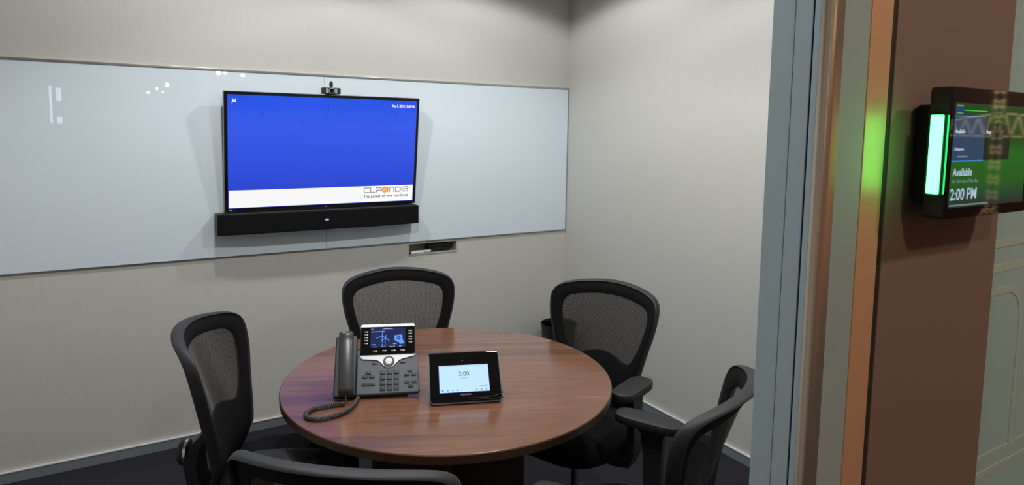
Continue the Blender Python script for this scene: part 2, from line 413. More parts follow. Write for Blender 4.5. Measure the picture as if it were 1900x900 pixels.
t = empty('board_duster', (TR[0]+0.205, 0.05, TR[2]+0.0052)); tag(t, 'black felt board eraser in the right half of the pen tray', 'board eraser')
MB().box(-0.07, 0.07, -0.024, 0.024, 0.0, 0.024, 0.003).build('felt_pad', M['black_matte'], t)
MB().box(-0.068, 0.068, -0.022, 0.022, 0.024, 0.046, 0.006).build('grip', M['black'], t)

# ------------------------------------------------------------------ television
TVW, TVH = 0.984, 0.5815
tv = empty('wall_television', (-1.563, -0.068, 1.428)); tv.rotation_euler = (math.radians(6.4), 0, 0)
tag(tv, 'large flat wall television showing a blue screen with a white band', 'television')
XZ = Matrix.Rotation(PI/2, 4, 'X')          # (x, y) -> (x, z), +h towards -y
hw_, hh_ = TVW/2, TVH/2
MB().prism(rrect(-hw_, hw_, -hh_, hh_, 0.006, 4), -0.030, 0.008, XZ, 0.002).build('housing', M['black_gloss'], tv)
MB().box(-0.30, 0.30, 0.030, 0.044, -0.18, 0.14, 0.006).build('rear_cover', M['black'], tv)
def tvT(w_): return Matrix.Translation((0, -w_, 0)) @ XZ
# screen rectangle
sx0, sx1, sz0, sz1 = -hw_+0.0155, hw_-0.0155, -hh_+0.0165, hh_-0.0150
scr_m = emit('tv_blue', rgb(38, 80, 226), 1.0)
bb = scr_m.node_tree.nodes['Principled BSDF']
bb.inputs['Roughness'].default_value = 0.2; bb.inputs['Specular IOR Level'].default_value = 0.4
tc = nd(scr_m, 'ShaderNodeTexCoord'); sp = nd(scr_m, 'ShaderNodeSeparateXYZ'); lk(scr_m, tc.outputs['Object'], sp.inputs[0])
mr = nd(scr_m, 'ShaderNodeMapRange'); mr.inputs[1].default_value = -0.20; mr.inputs[2].default_value = 0.275
lk(scr_m, sp.outputs[2], mr.inputs[0])
rp = nd(scr_m, 'ShaderNodeValToRGB'); e = rp.color_ramp.elements
e[0].position = 0.0; e[0].color = rgb(36, 66, 205); e[1].position = 1.0; e[1].color = rgb(20, 78, 228)
x = e.new(0.7); x.color = rgb(46, 86, 232); x = e.new(0.35); x.color = rgb(42, 78, 222)
lk(scr_m, mr.outputs[0], rp.inputs[0]); lk(scr_m, rp.outputs[0], bb.inputs['Emission Color'])
screen = MB().box(sx0, sx1, -0.0092, -0.0079, sz0, sz1).build('screen', scr_m, tv, 0)
zband = sz0+0.0895
MB().box(sx0+0.003, sx1-0.004, -0.0098, -0.0090, sz0+0.003, zband).build('white_banner', emit('tv_white', rgb(247, 248, 247), 1.0), screen, 0)
MB().box(0.186, sx1-0.004, -0.0101, -0.0097, sz0+0.003, zband).build('logo_field', emit('tv_white_bright', rgb(254, 254, 254), 1.0), screen, 0)
# company logo: square stroke letters and an orange disc
grey_m = emit('tv_logo_grey', rgb(152, 150, 156), 1.0); W_ = 0.0052; lx = 0.196; u = 0.0275; z0 = sz0+0.0555; hL = 0.0240
def L_(dx, pts): return [[(lx+dx+px*u, z0+py*hL) for px, py in ln] for ln in pts]
sw = 0.0358
g = MB(); strokes(g, L_(0, [[(1, 1), (0, 1), (0, 0), (1, 0)]]), W_, tvT(0.0101)); g.build('logo_letter', grey_m, screen, 0)
g = MB(); strokes(g, L_(sw, [[(0, 1), (0, 0), (0.85, 0)]]), W_, tvT(0.0101)); g.build('logo_letter', grey_m, screen, 0)
g = MB(); strokes(g, L_(sw*1.9, [[(0, 1), (1, 1), (1, 0.42), (0.0, 0.42)], [(0, 0.42), (0, 0)]]), W_, tvT(0.0101)); g.build('logo_letter', grey_m, screen, 0)
dx0 = sw*1.9+0.0275+0.0365
xs = dx0
g = MB(); strokes(g, L_(xs, [[(0, 1), (0, 0)]]), W_, tvT(0.0101)); g.build('logo_letter', grey_m, screen, 0)
g = MB(); strokes(g, L_(xs+0.0102, [[(0, 0), (0, 1), (0.9, 1), (0.9, 0)]]), W_, tvT(0.0101)); g.build('logo_letter', grey_m, screen, 0)
g = MB(); strokes(g, L_(xs+0.0445, [[(0, 0), (0, 1), (0.8, 1), (1, 0.8), (1, 0.2), (0.8, 0), (0, 0)]]), W_, tvT(0.0101)); g.build('logo_letter', grey_m, screen, 0)
g = MB(); strokes(g, L_(xs+0.0820, [[(0, 1), (0, 0)]]), W_, tvT(0.0101)); g.build('logo_letter', grey_m, screen, 0)
g = MB(); strokes(g, L_(xs+0.0920, [[(0, 1), (0.85, 1), (0.85, 0), (0, 0), (0, 0.55), (0.85, 0.55)]]), W_, tvT(0.0101)); g.build('logo_letter', grey_m, screen, 0)
cxo, czo = lx+sw*1.9+0.0468, z0+hL*0.5
MB().lathe([(0.0001, 0), (0.0165, 0), (0.0165, 0.0005), (0.0001, 0.0005)], 32, Matrix.Translation((cxo, -0.0104, czo)) @ XZ).build('logo_disc', emit('tv_orange', rgb(255, 160, 20), 1.0), screen, 0)
g = MB(); strokes(g, [[(cxo-0.0085, czo-0.004), (cxo-0.001, czo+0.0015)], [(cxo-0.004, czo+0.001), (cxo+0.004, czo+0.0005)], [(cxo+0.001, czo+0.001), (cxo+0.009, czo+0.006)]], 0.0024, tvT(0.0111)); g.build('logo_bolt', emit('tv_bolt', (1, 1, 0.95), 1.0), screen, 0)
text_obj('logo_slogan', 'The power of new standards', emit('tv_text_dark', rgb(40, 42, 44), 1.0), screen, Matrix.Translation((lx-0.002, 0, sz0+0.026)) @ tvT(0.0103), 0.0250, bold=0.0004, sx=0.775, space=1.10)
whiteT = emit('tv_text_white', rgb(240, 246, 255), 1.0)
text_obj('name_text', 'Jal', whiteT, screen, Matrix.Translation((sx0+0.020, 0, sz1-0.034)) @ tvT(0.0096), 0.021, bold=0.0009)
text_obj('date_text', 'May 5, 2018 | 2:00 PM', whiteT, screen, Matrix.Translation((sx1-0.012, 0, sz1-0.036)) @ tvT(0.0096), 0.0185, align='RIGHT', bold=0.0006, sx=0.78)
# droplet rings in the screen picture
def uvTV(px, py):      # position inside the screen picture, 0..1
    return sx0+(sx1-sx0)*px, sz1-(sz1-sz0)*py
drops = [(0.190, 0.105, .0085), (0.225, 0.125, .0075), (0.167, 0.165, .0075), (0.51, 0.10, .013), (0.60, 0.115, .010), (0.475, 0.16, .006), (0.493, 0.18, .006), (0.46, 0.095, .006),
         (0.84, 0.145, .0075), (0.88, 0.150, .008), (0.785, 0.205, .0085), (0.85, 0.255, .006), (0.805, 0.345, .008), (0.755, 0.36, .005), (0.80, 0.05, .010), (0.36, 0.23, .009), (0.375, 0.255, .005), (0.08, 0.045, .010), (0.57, 0.15, .005), (0.62, 0.18, .006)]
dark_m = emit('tv_drop_dark', rgb(24, 48, 180), 1.0); light_m = emit('tv_drop_light', rgb(72, 112, 240), 1.0)
for px, py, r in drops:
    x_, z_ = uvTV(px, py)
    for nm, mm, a0, a1, n_, rr_ in (('picture_drop', dark_m, 20, 250, 12, r), ('picture_glint', light_m, 230, 330, 6, r*0.8)):
        P_ = [(x_+rr_*math.cos(math.radians(a0+(a1-a0)*k/n_)), z_+rr_*math.sin(math.radians(a0+(a1-a0)*k/n_))) for k in range(n_+1)]
        gg = MB(); strokes(gg, [P_], 0.0013, tvT(0.0093), 0.0002); gg.build(nm, mm, screen, 0)
text_obj('maker_logo', 'LG', M['grey_print'], tv, Matrix.Translation((-0.012, 0, -hh_+0.004)) @ tvT(0.0082), 0.010, bold=0.0002)
MB().box(-hw_+0.022, -hw_+0.034, -0.0095, -0.008, -hh_+0.008, -hh_+0.010).build('standby_mark', emit('standby', (0.7, 0.8, 0.9), 0.8), tv, 0)
MB().tube([(-hw_+0.012+0.011*math.cos(a*PI/8), -0.004, -hh_-0.004+0.011*math.sin(a*PI/8)) for a in range(16)], 0.0012, 6, True).build('hanging_ring', M['seal'], tv)
# sound bar
sb = empty('soundbar', (-1.585, -0.075, 1.033)); tag(sb, 'long black sound bar mounted on the whiteboard just under the television', 'soundbar')
bw = 0.512
prof = [(-0.066, 0.0), (0.030, 0.0)]
pts = rrect(-bw, bw, -0.045, 0.060, 0.012, 4)
MB().box(-bw, bw, -0.020, 0.0645, 0.0, 0.100, 0.004).build('cabinet', M['black'], sb)
# gently bowed cloth grille
g = MB(); nseg = 24; ring = []
for i in range(nseg+1):
    x_ = -bw+0.001+(2*bw-0.002)*i/nseg; tt = abs(x_)/bw; yy = -0.045+0.012*tt**6+0.006*tt*tt
    ring.append([g.b.verts.new((x_, -0.018, 0.001)), g.b.verts.new((x_, yy+0.004, 0.001)), g.b.verts.new((x_, yy, 0.006)), g.b.verts.new((x_, yy, 0.094)), g.b.verts.new((x_, yy+0.004, 0.099)), g.b.verts.new((x_, -0.018, 0.099))])
for A, B in zip(ring, ring[1:]):
    for k in range(5): g.b.faces.new((A[k], A[k+1], B[k+1], B[k]))
g.b.faces.new(ring[0]); g.b.faces.new(ring[-1][::-1])
g.build('grille', M['cloth'], sb)
MB().lathe([(0.001, 0), (0.0085, 0), (0.0095, 0.0015), (0.0085, 0.003), (0.001, 0.003)], 24, Matrix.Translation((0.0, -0.0455, 0.052)) @ XZ @ Matrix.Diagonal((1.1, 0.6, 1, 1))).build('badge', M['silver'], sb)
# webcam on the television's top edge
wc = empty('webcam', (-1.553, -0.103, 1.7185)); tag(wc, 'small black webcam with raised shutter on top of the television', 'webcam')
MB().prism(rrect(-0.047, 0.047, 0.002, 0.034, 0.006, 4), -0.012, 0.014, XZ, 0.003).build('body', M['black'], wc)
for s in (-1, 1):
    MB().prism(rrect(min(s*0.017, s*0.028), max(s*0.017, s*0.028), 0.006, 0.030, 0.002, 3), 0.0135, 0.0150, XZ).build('grille_insert', M['grey_print'], wc)
MB().lathe([(0.014, 0.012), (0.0145, 0.016), (0.0125, 0.0172)], 24, Matrix.Translation((0, 0, 0.018)) @ XZ).build('lens_ring', M['grey_print'], wc)
MB().lathe([(0.0115, 0.012), (0.0115, 0.0172), (0.004, 0.0185)], 24, Matrix.Translation((0, 0, 0.018)) @ XZ).build('lens', M['black_glass'], wc)
MB().prism([(0.009*math.cos(math.radians(a)), 0.050+0.017*math.sin(math.radians(a))) for a in range(0, 360, 20)], 0.004, 0.010, XZ, 0.001).build('shutter', M['black'], wc)
MB().box(-0.022, 0.022, -0.006, 0.030, -0.0005, 0.004, 0.001).build('clip', M['black'], wc)
MB().tube([(0.0, 0.012, 0.02), (0.004, 0.03, 0.012), (0.006, 0.05, -0.02), (0.006, 0.062, -0.10)], 0.0018, 8).build('cable', M['black'], wc)

# ------------------------------------------------------------------ round table
TC = (-1.586, -1.558); TRAD = 0.5267; TZ = 0.75
tb = empty('round_table', (TC[0], TC[1], 0)); tag(tb, 'round walnut meeting table carrying the desk phone and the tablet panel', 'table')
MB().lathe([(0.001, TZ-0.026), (TRAD-0.003, TZ-0.026), (TRAD-0.001, TZ-0.024), (TRAD, TZ-0.0025), (TRAD-0.0012, TZ-0.0005), (TRAD-0.003, TZ), (0.001, TZ)], 128).build('tabletop', M['wood'], tb, 30)
MB().lathe([(TRAD-0.0005, TZ-0.0255), (TRAD+0.0008, TZ-0.0245), (TRAD+0.0012, TZ-0.003), (TRAD-0.0006, TZ-0.0012)], 128, closed_ends=False).build('edge_band', M['edge_wood'], tb)
for a in (-26, 64):
    Tm = Matrix.Rotation(math.radians(a), 4, 'Z')
    if a == -26: MB().box(-0.25, 0.25, -0.0125, 0.0125, 0.0, TZ-0.027, 0.001, 1, Tm).build('base_panel', M['base_wood'], tb)
    else:
        MB().box(-0.25, -0.0130, -0.0125, 0.0125, 0.0, TZ-0.027, 0.001, 1, Tm).build('base_panel', M['base_wood'], tb)
        MB().box(0.0130, 0.25, -0.0125, 0.0125, 0.0, TZ-0.027, 0.001, 1, Tm).build('base_panel', M['base_wood'], tb)

# ------------------------------------------------------------------ desk phone
def slope(al, z0):
    a = math.radians(al); c, s = math.cos(a), math.sin(a)
    # (u, v, w) -> local x, y, z
    return Matrix(((1, 0, 0, 0), (0, c, -s, 0), (0, s, c, z0), (0, 0, 0, 1)))
ph = empty('desk_phone', (-1.971, -1.576, TZ), math.radians(-21.75)); tag(ph, 'charcoal desk phone with tilted colour display standing on the table', 'desk phone')
PT = slope(50, 0.0145)
def prT(w_): return PT @ Matrix.Translation((0, 0, w_))
MB().prism([(0.0615, 0.001), (0.246, 0.002), (0.2505, 0.008), (0.2445, 0.121), (0.0615, 0.125)], -0.018, 0.0, PT, 0.004, 3).build('keypad_body', M['phone'], ph)
MB().prism(rrect(-0.004, 0.0605, -0.003, 0.187, 0.007, 4), -0.018, 0.004, PT, 0.004, 3).build('cradle', M['phone_dark'], ph)
# stand behind
a_ = math.radians(50)
MB().prism([(0.03, 0.001), (0.135, 0.001), (0.128, 0.115), (0.112, 0.115), (0.022, 0.014)], 0.03, 0.215, Matrix(((0, 0, 1, 0), (1, 0, 0, 0), (0, 1, 0, 0), (0, 0, 0, 1)))).build('stand', M['phone_dark'], ph)
# handset: long bar with thick ear and mouth ends
g = MB(); ring = []
NV = 26
for i in range(NV+1):
    t_ = i/NV; v_ = -0.001+0.199*t_; endc = min(1.0, math.sqrt(max(0.0, 1-(1-min(t_, 1-t_)/0.05)**2)) if min(t_, 1-t_) < 0.05 else 1.0)
    wd = (0.0225-0.0012*math.sin(PI*t_))*(0.80+0.20*endc)
    top = 0.030+0.010*math.sin(PI*t_)**0.8*0.5+0.003*math.exp(-((t_-0.93)/0.06)**2); top = 0.006+(top-0.006)*(0.35+0.65*endc)
    bot = 0.0045 if (t_ < 0.24 or t_ > 0.78) else 0.013
    cx_ = 0.0345-0.008*(t_-0.1)
    R_ = []
    for k in range(20):
        a = 2*PI*k/20; ca, sa = math.cos(a), math.sin(a)
        ex = 0.55
        xx = wd*math.copysign(abs(ca)**ex, ca); zz = math.copysign(abs(sa)**0.75, sa)
        R_.append(g.b.verts.new(PT @ Vector((cx_+xx, v_, (top+bot)/2+zz*(top-bot)/2))))
    ring.append(R_)
for A, B in zip(ring, ring[1:]):
    for k in range(20): g.b.faces.new((A[k], A[(k+1) % 20], B[(k+1) % 20], B[k]))
g.b.faces.new(ring[0]); g.b.faces.new(ring[-1][::-1])
g.build('handset', M['handset'], ph, 60)
# display head
MB().prism(rrect(0.0705, 0.2370, 0.1225, 0.2200, [0.006, 0.006, 0.002, 0.002], 4), -0.012, 0.007, PT, 0.002, 2).build('display_housing', M['phone_dark'], ph)
dp = MB().prism(rrect(0.0722, 0.2362, 0.1215, 0.2105, 0.001, 2), 0.0068, 0.0078, PT).build('display_glass', M['black_glass'], ph, 0)
MB().prism(rrect(0.0700, 0.2375, 0.2100, 0.2205, [0.006, 0.006, 0.0005, 0.0005], 4), 0.0, 0.0090, PT, 0.0015).build('top_trim', M['silver'], ph)
text_obj('maker_logo', 'CISCO', M['grey_print'], ph, Matrix.Identity(4) @ prT(0.0092) @ Matrix.Translation((0.1535, 0.2130, 0)), 0.0055, align='CENTER')
lcd = MB().prism(rrect(0.1005, 0.2078, 0.1440, 0.2075, 0.0005, 1), 0.0076, 0.0082, PT).build('lcd', emit('lcd_navy', rgb(32, 42, 88), 1.0), dp, 0)
blue = emit('lcd_blue', rgb(96, 158, 255), 1.1); pale = emit('lcd_pale', rgb(190, 210, 255), 1.0); mid = emit('lcd_midblue', rgb(40, 74, 190), 1.0)
g = MB(); sT = prT(0.0083)
strokes(g, [[(0.1366, 0.146), (0.1366, 0.154)], [(0.1366, 0.160), (0.1362, 0.181)], [(0.1455, 0.146), (0.1455, 0.172)]], 0.0016, sT)
strokes(g, [[(0.1356, 0.1815), (0.1190, 0.1735)], [(0.1356, 0.1815), (0.1490, 0.1725)], [(0.1362, 0.1815), (0.1378, 0.203)], [(0.1455, 0.1720), (0.1340, 0.1655)], [(0.1455, 0.1720), (0.1580, 0.1660)], [(0.1455, 0.1720), (0.1478, 0.183)]], 0.0017, sT)
g.build('turbine_picture', blue, dp, 0)
g = MB(); g.prism([(0.1745, 0.1815), (0.197, 0.1835), (0.1995, 0.166), (0.206, 0.1545), (0.1905, 0.153), (0.187, 0.160), (0.181, 0.160), (0.181, 0.165), (0.1745, 0.165)], 0, 0.0003, sT); g.build('company_picture', blue, dp, 0)
g = MB(); g.lathe([(0.0001, 0), (0.0062, 0), (0.0062, 0.0004), (0.0001, 0.0004)], 24, PT @ Matrix.Translation((0.1868, 0.1722, 0.0085))); g.build('picture_disc', emit('lcd_navy2', rgb(24, 44, 120), 1.0), dp, 0)
g = MB(); strokes(g, [[(0.1838, 0.1702), (0.1896, 0.1742)]], 0.0013, prT(0.0090)); g.build('picture_bolt', pale, dp, 0)
for (bd, x_, v_, s_) in (('2:00', 0.102, 0.2025, 0.0040), ('Recents', 0.110, 0.1450, 0.0036), ('New call', 0.134, 0.1450, 0.0036), ('Forward all', 0.159, 0.1450, 0.0036), ('Redial', 0.188, 0.1450, 0.0036)):
    text_obj('lcd_text', bd, pale, dp, prT(0.0084) @ Matrix.Translation((x_, v_, 0)), s_, bold=0.00005)
for x0_, x1_, v_ in ((0.1395, 0.1685, 0.2045), (0.1025, 0.1450, 0.1955), (0.1045, 0.1170, 0.1530), (0.1700, 0.1800, 0.1540)):
    MB().prism([(x0_, v_-0.0007), (x1_, v_-0.0007), (x1_, v_+0.0007), (x0_, v_+0.0007)], 0.0083, 0.0086, PT).build('lcd_line', pale, dp, 0)
# keys
def key(x_, v_, w_, h_, glyph=None, m=None, ht=0.0030, r=0.0014):
    k = MB().prism(rrect(x_-w_/2, x_+w_/2, v_-h_/2, v_+h_/2, r, 3), -0.001, ht, PT, 0.0008).build('key', m or M['key'], ph)
    if glyph: text_obj('key_glyph', glyph, M['grey_print'], k, prT(ht+0.0002) @ Matrix.Translation((x_, v_-0.0022, 0)), 0.0062, align='CENTER')
for r_, row in enumerate(('123', '456', '789', '*0#')):
    for c_, ch in enumerate(row):
        key(0.1395+0.0204*c_, 0.0668-0.0166*r_, 0.0158, 0.0128, ch)
for x_, v_ in ((0.0965, 0.0678), (0.0862, 0.0553), (0.1072, 0.0553)): key(x_, v_, 0.0160, 0.0095, '=')
for x_, v_ in ((0.2212, 0.0700), (0.2110, 0.0573), (0.2322, 0.0573), (0.2125, 0.0345), (0.2332, 0.0345), (0.2230, 0.0218)): key(x_, v_, 0.0150, 0.0090, '·')
key(0.0970, 0.0318, 0.0385, 0.0095, None)
MB().prism([(0.0795, 0.0312), (0.0825, 0.0312), (0.0825, 0.0324), (0.0795, 0.0324)], 0.0029, 0.0033, PT).build('minus_mark', M['grey_print'], ph, 0)
text_obj('plus_mark', '+', M['grey_print'], ph, prT(0.0032) @ Matrix.Translation((0.1115, 0.0300, 0)), 0.006)
key(0.1155, 0.0975, 0.0160, 0.0085, '·'); key(0.1995, 0.0985, 0.0160, 0.0085, '·')
for i in range(5):
    for x_, nm in ((0.0876, 'l'), (0.2226, 'r')):
        k = MB().prism(rrect(x_-0.0060, x_+0.0060, 0.1955-0.0094*i-0.0026, 0.1955-0.0094*i+0.0026, 0.001, 2), 0.007, 0.0092, PT, 0.0006).build('line_key', M['key'], ph)
        MB().prism([(x_+0.001, 0.1955-0.0094*i-0.0018), (x_+0.0052, 0.1955-0.0094*i-0.0018), (x_+0.0052, 0.1955-0.0094*i+0.0018)], 0.0091, 0.0095, PT).build('key_light', M['silver'], k, 0)
for i in range(4):
    x_ = 0.1155+0.0278*i
    k = MB().prism(rrect(x_-0.0070, x_+0.0070, 0.1300, 0.1348, 0.001, 2), 0.007, 0.0092, PT, 0.0006).build('soft_key', M['key'], ph)
    MB().prism([(x_-0.001, 0.1306), (x_+0.0058, 0.1306), (x_+0.0058, 0.1342)], 0.0091, 0.0095, PT).build('key_light', M['silver'], k, 0)
# silver trim with the dip around the navigation ring
low = [(0.0715, 0.1165), (0.0745, 0.1110), (0.082, 0.1082), (0.1150, 0.1068), (0.1270, 0.1035), (0.1345, 0.0950), (0.1400, 0.0875), (0.1480, 0.0822), (0.1575, 0.0805), (0.1670, 0.0822), (0.1750, 0.0880), (0.1808, 0.0955), (0.1890, 0.1040), (0.2010, 0.1085), (0.2300, 0.1135), (0.2375, 0.1175), (0.2390, 0.1225)]
MB().prism([(0.0715, 0.1222)]+low, -0.001, 0.0045, PT, 0.001).build('silver_trim', M['silver'], ph)
MB().lathe([(0.0001, 0.0), (0.0168, 0.0), (0.0168, 0.0062), (0.0155, 0.0072), (0.0120, 0.0072), (0.0120, 0.005), (0.0001, 0.005)], 36, PT @ Matrix.Translation((0.1573, 0.0995, 0))).build('navigation_ring', M['key'], ph)
MB().lathe([(0.0001, 0.004), (0.0112, 0.004), (0.0112, 0.0072), (0.0098, 0.0085), (0.0001, 0.0090)], 32, PT @ Matrix.Translation((0.1573, 0.0995, 0))).build('select_button', M['silver'], ph)
# coiled cord lying on the table
inv = Matrix.Rotation(math.radians(21.75), 4, 'Z') @ Matrix.Translation((1.971, 1.576, -TZ))
ctrl = [(-1.953, -1.624), (-1.976, -1.619), (-2.006, -1.615), (-2.037, -1.615), (-2.061, -1.628), (-2.072, -1.649), (-2.065, -1.673), (-2.042, -1.690), (-2.007, -1.690), (-1.970, -1.679), (-1.941, -1.654), (-1.919, -1.622), (-1.906, -1.598)]
dense = []
for i in range(len(ctrl)-1):
    p = [Vector(ctrl[max(0, min(len(ctrl)-1, i+j))]) for j in (-1, 0, 1, 2)]
    for s in range(10):
        t_ = s/10
        dense.append(0.5*((2*p[1])+(p[2]-p[0])*t_+(2*p[0]-5*p[1]+4*p[2]-p[3])*t_*t_+(3*p[1]-p[0]-3*p[2]+p[3])*t_**3))
dense.append(Vector(ctrl[-1]))
Lc = [0.0]
for a, b_ in zip(dense, dense[1:]): Lc.append(Lc[-1]+(b_-a).length)
def along(s):
    for i in range(len(Lc)-1):
        if Lc[i+1] >= s:
            f = (s-Lc[i])/max(1e-9, Lc[i+1]-Lc[i]); return dense[i].lerp(dense[i+1], f), (dense[i+1]-dense[i]).normalized()
    return dense[-1], (dense[-1]-dense[-2]).normalized()
TOT = Lc[-1]; pitch = 0.0050; turns = int(TOT/pitch); hr = 0.0052; wr = 0.0018
coil = []
for k in range(turns*12+1):
    s = TOT*k/(turns*12); c, tn = along(s); n2 = Vector((-tn.y, tn.x)); a = 2*PI*k/12
    zc = TZ+hr+wr+0.0004
    coil.append(inv @ Vector((c.x+n2.x*hr*math.cos(a), c.y+n2.y*hr*math.cos(a), zc+hr*math.sin(a))))
lead = [PT @ Vector((0.0335, 0.000, 0.016)), PT @ Vector((0.0335, -0.006, 0.015)), inv @ Vector((-1.948, -1.6215, 0.7605))]
MB().tube(lead, 0.0016, 8).build('cord_lead', M['cord'], ph)
MB().tube(coil, wr, 6).build('coiled_cord', M['cord'], ph, 60)

# ------------------------------------------------------------------ tablet style control panel
tp = empty('tabletop_touch_panel', (-1.740, -1.747, TZ), math.radians(-20.97)); tag(tp, 'black tabletop touch panel with lit white screen reading 2:00', 'touch panel')
QT = slope(48, 0.009)
def qrT(w_): return QT @ Matrix.Translation((0, 0, w_))
yz = Matrix(((0, 0, 1, 0), (1, 0, 0, 0), (0, 1, 0, 0), (0, 0, 0, 1)))
c48, s48 = math.cos(math.radians(48)), math.sin(math.radians(48))
topy, topz = 0.148*c48, 0.009+0.148*s48
MB().prism([(0.006, 0.0012), (0.105, 0.0012), (0.112, 0.006), (topy+0.016, topz-0.014), (topy+0.004, topz-0.010), (0.004, 0.006)], 0.004, 0.209, yz).build('wedge_body', M['black'], tp)
MB().prism(rrect(-0.0010, 0.2145, -0.0035, 0.1490, [0.005, 0.005, 0.012, 0.012], 5), -0.008, -0.0015, QT, 0.002).build('rim', mat('tablet_rim', rgb(84, 88, 92), 0.3, 0.4), tp)
MB().prism(rrect(0.0015, 0.2120, 0.0005, 0.1475, [0.003, 0.003, 0.010, 0.010], 5), -0.003, 0.0008, QT, 0.0012).build('front_glass', M['black_glass'], tp)
g = MB(); n_ = 10; ring = []
for k in range(n_+1):
    a = math.radians(90-k*10.5); ring.append((0.1455+0.014*math.cos(a), -0.0132+0.014*math.sin(a)))
g.prism([(r_[0], r_[1]) for r_ in ring]+[(0.1475, -0.012)], 0.0015, 0.212, QT @ yz).build('curved_top_edge', M['black_glass'], tp, 60)
bz = MB().prism(rrect(0.0295-0.0015, 0.1785+0.0015, 0.0285-0.0015, 0.1120+0.0010, 0.0005, 1), 0.0007, 0.0012, QT).build('screen_border', emit('lcd_border', rgb(8, 30, 150), 0.9), tp, 0)
sc = MB().prism(rrect(0.0295, 0.1785, 0.0290, 0.1120, 0.0003, 1), 0.0011, 0.0015, QT).build('screen', emit('tablet_white', rgb(198, 236, 253), 1.0), tp, 0)
dk = emit('tablet_text', rgb(62, 98, 150), 1.0); fa = emit('tablet_faint', rgb(120, 150, 185), 1.0)
text_obj('clock_text', '2:00', dk, sc, qrT(0.0018) @ Matrix.Translation((0.104, 0.0785, 0)), 0.0185, align='CENTER')
for x0_, x1_, v_ in ((0.0930, 0.1150, 0.0715), (0.1470, 0.1730, 0.0450)):
    MB().prism([(x0_, v_-0.0006), (x1_, v_-0.0006), (x1_, v_+0.0006), (x0_, v_+0.0006)], 0.0015, 0.0018, QT).build('small_print', fa, sc, 0)
for i, x_ in enumerate((0.036, 0.0510, 0.0660, 0.0810, 0.138, 0.1515, 0.1665)):
    MB().prism(rrect(x_, x_+(0.0045 if i != 4 else 0.0028), 0.0330, 0.0368, 0.001, 2), 0.0014, 0.0018, QT).build('toolbar_icon', dk if i in (0, 3, 4) else fa, sc, 0)
MB().prism(rrect(0.036, 0.172, 0.1092, 0.1097, 0.0001, 1), 0.0014, 0.0017, QT).build('header_line', fa, sc, 0)
text_obj('maker_logo', 'CRESTRON', M['grey_print'], tp, qrT(0.0011) @ Matrix.Translation((0.1063, 0.0195, 0)), 0.0062, align='CENTER', bold=0.0001)
MB().lathe([(0.0001, 0), (0.0012, 0), (0.0012, 0.0004), (0.0001, 0.0004)], 16, QT @ Matrix.Translation((0.1018, 0.1265, 0.0008))).build('camera_lens', M['silver'], tp, 0)
MB().lathe([(0.0001, 0), (0.0020, 0), (0.0016, 0.0012), (0.0001, 0.0014)], 16, QT @ Matrix.Translation((0.1030, 0.1500, -0.0025))).build('status_lamp', emit('pale_dot', (0.8, 0.8, 0.7), 0.8), tp)
def tpl(px): return (QT @ Vector(px))
MB().tube([tpl((0.2185, 0.030, -0.012)), tpl((0.2175, 0.022, 0.000)), tpl((0.208, 0.016, 0.004)), tpl((0.190, 0.011, 0.004)), tpl((0.165, 0.0085, 0.0035)), tpl((0.140, 0.0085, 0.003)), tpl((0.118, 0.0095, 0.003)), tpl((0.110, 0.0075, 0.003)), tpl((0.122, 0.0040, 0.003)), tpl((0.150, 0.0030, 0.0035)), tpl((0.180, 0.0042, 0.0035)), tpl((0.2050, 0.0050, 0.003)), tpl((0.2175, 0.008, -0.004)), tpl((0.2165, 0.020, -0.020))], 0.0011, 8).build('cable', M['black'], tp)

# ------------------------------------------------------------------ office chairs
def interp(tab, z):
    if z <= tab[0][0]: return tab[0][1]
    for (a, va), (b_, vb) in zip(tab, tab[1:]):
        if z <= b_:
            return va+(vb-va)*(z-a)/(b_-a)
    return tab[-1][1]
def lean(z):
    return -0.165-0.117*((z-0.56)/0.40)**1.25 if z > 0.56 else -0.165-0.028*((0.56-z)/0.12)**2
KP = [(0.44, 0.8), (0.96, 1.5)]
def back3(s, z, off=0.0): return Vector((s, lean(z)+interp(KP, z)*s*s+off, z))
outer_r = [(0.0, 0.949), (0.06, 0.947), (0.12, 0.941), (0.170, 0.933), (0.204, 0.923), (0.225, 0.907), (0.234, 0.880), (0.233, 0.845), (0.224, 0.790), (0.207, 0.730), (0.192, 0.670), (0.178, 0.610), (0.164, 0.550), (0.143, 0.500), (0.105, 0.466), (0.05, 0.452), (0.0, 0.450)]
outer = outer_r+[(-a, b_) for a, b_ in outer_r[-2:0:-1]]
win_r = [(0.0, 0.900), (0.05, 0.898), (0.10, 0.893), (0.145, 0.886), (0.172, 0.878), (0.188, 0.860), (0.191, 0.830), (0.182, 0.780), (0.167, 0.730), (0.149, 0.690), (0.136, 0.668), (0.118, 0.657), (0.095, 0.660), (0.070, 0.670), (0.035, 0.680), (0.0, 0.684)]
win = win_r+[(-a, b_) for a, b_ in win_r[-2:0:-1]]
def by_angle(loop, c, n=96):
    L = smooth_loop(loop, 8); pts = []
    for k in range(n):
        a = 2*PI*k/n; d = Vector((math.cos(a), math.sin(a))); best = None
        for i in range(len(L)):
            p, q = L[i]-c, L[(i+1) % len(L)]-c
            e_ = q-p; den = d.x*e_.y-d.y*e_.x
            if abs(den) < 1e-9: continue
            t_ = (p.x*e_.y-p.y*e_.x)/den; s_ = (p.x*d.y-p.y*d.x)/den
            if t_ > 0 and -1e-6 <= s_ <= 1+1e-6: best = t_ if best is None else max(best, t_)
        pts.append(c+d*(best or 0.1))
    return pts
CC = Vector((0.0, 0.775)); NA = 96
OUT = by_angle(outer, CC, NA); WIN = by_angle(win, CC, NA)

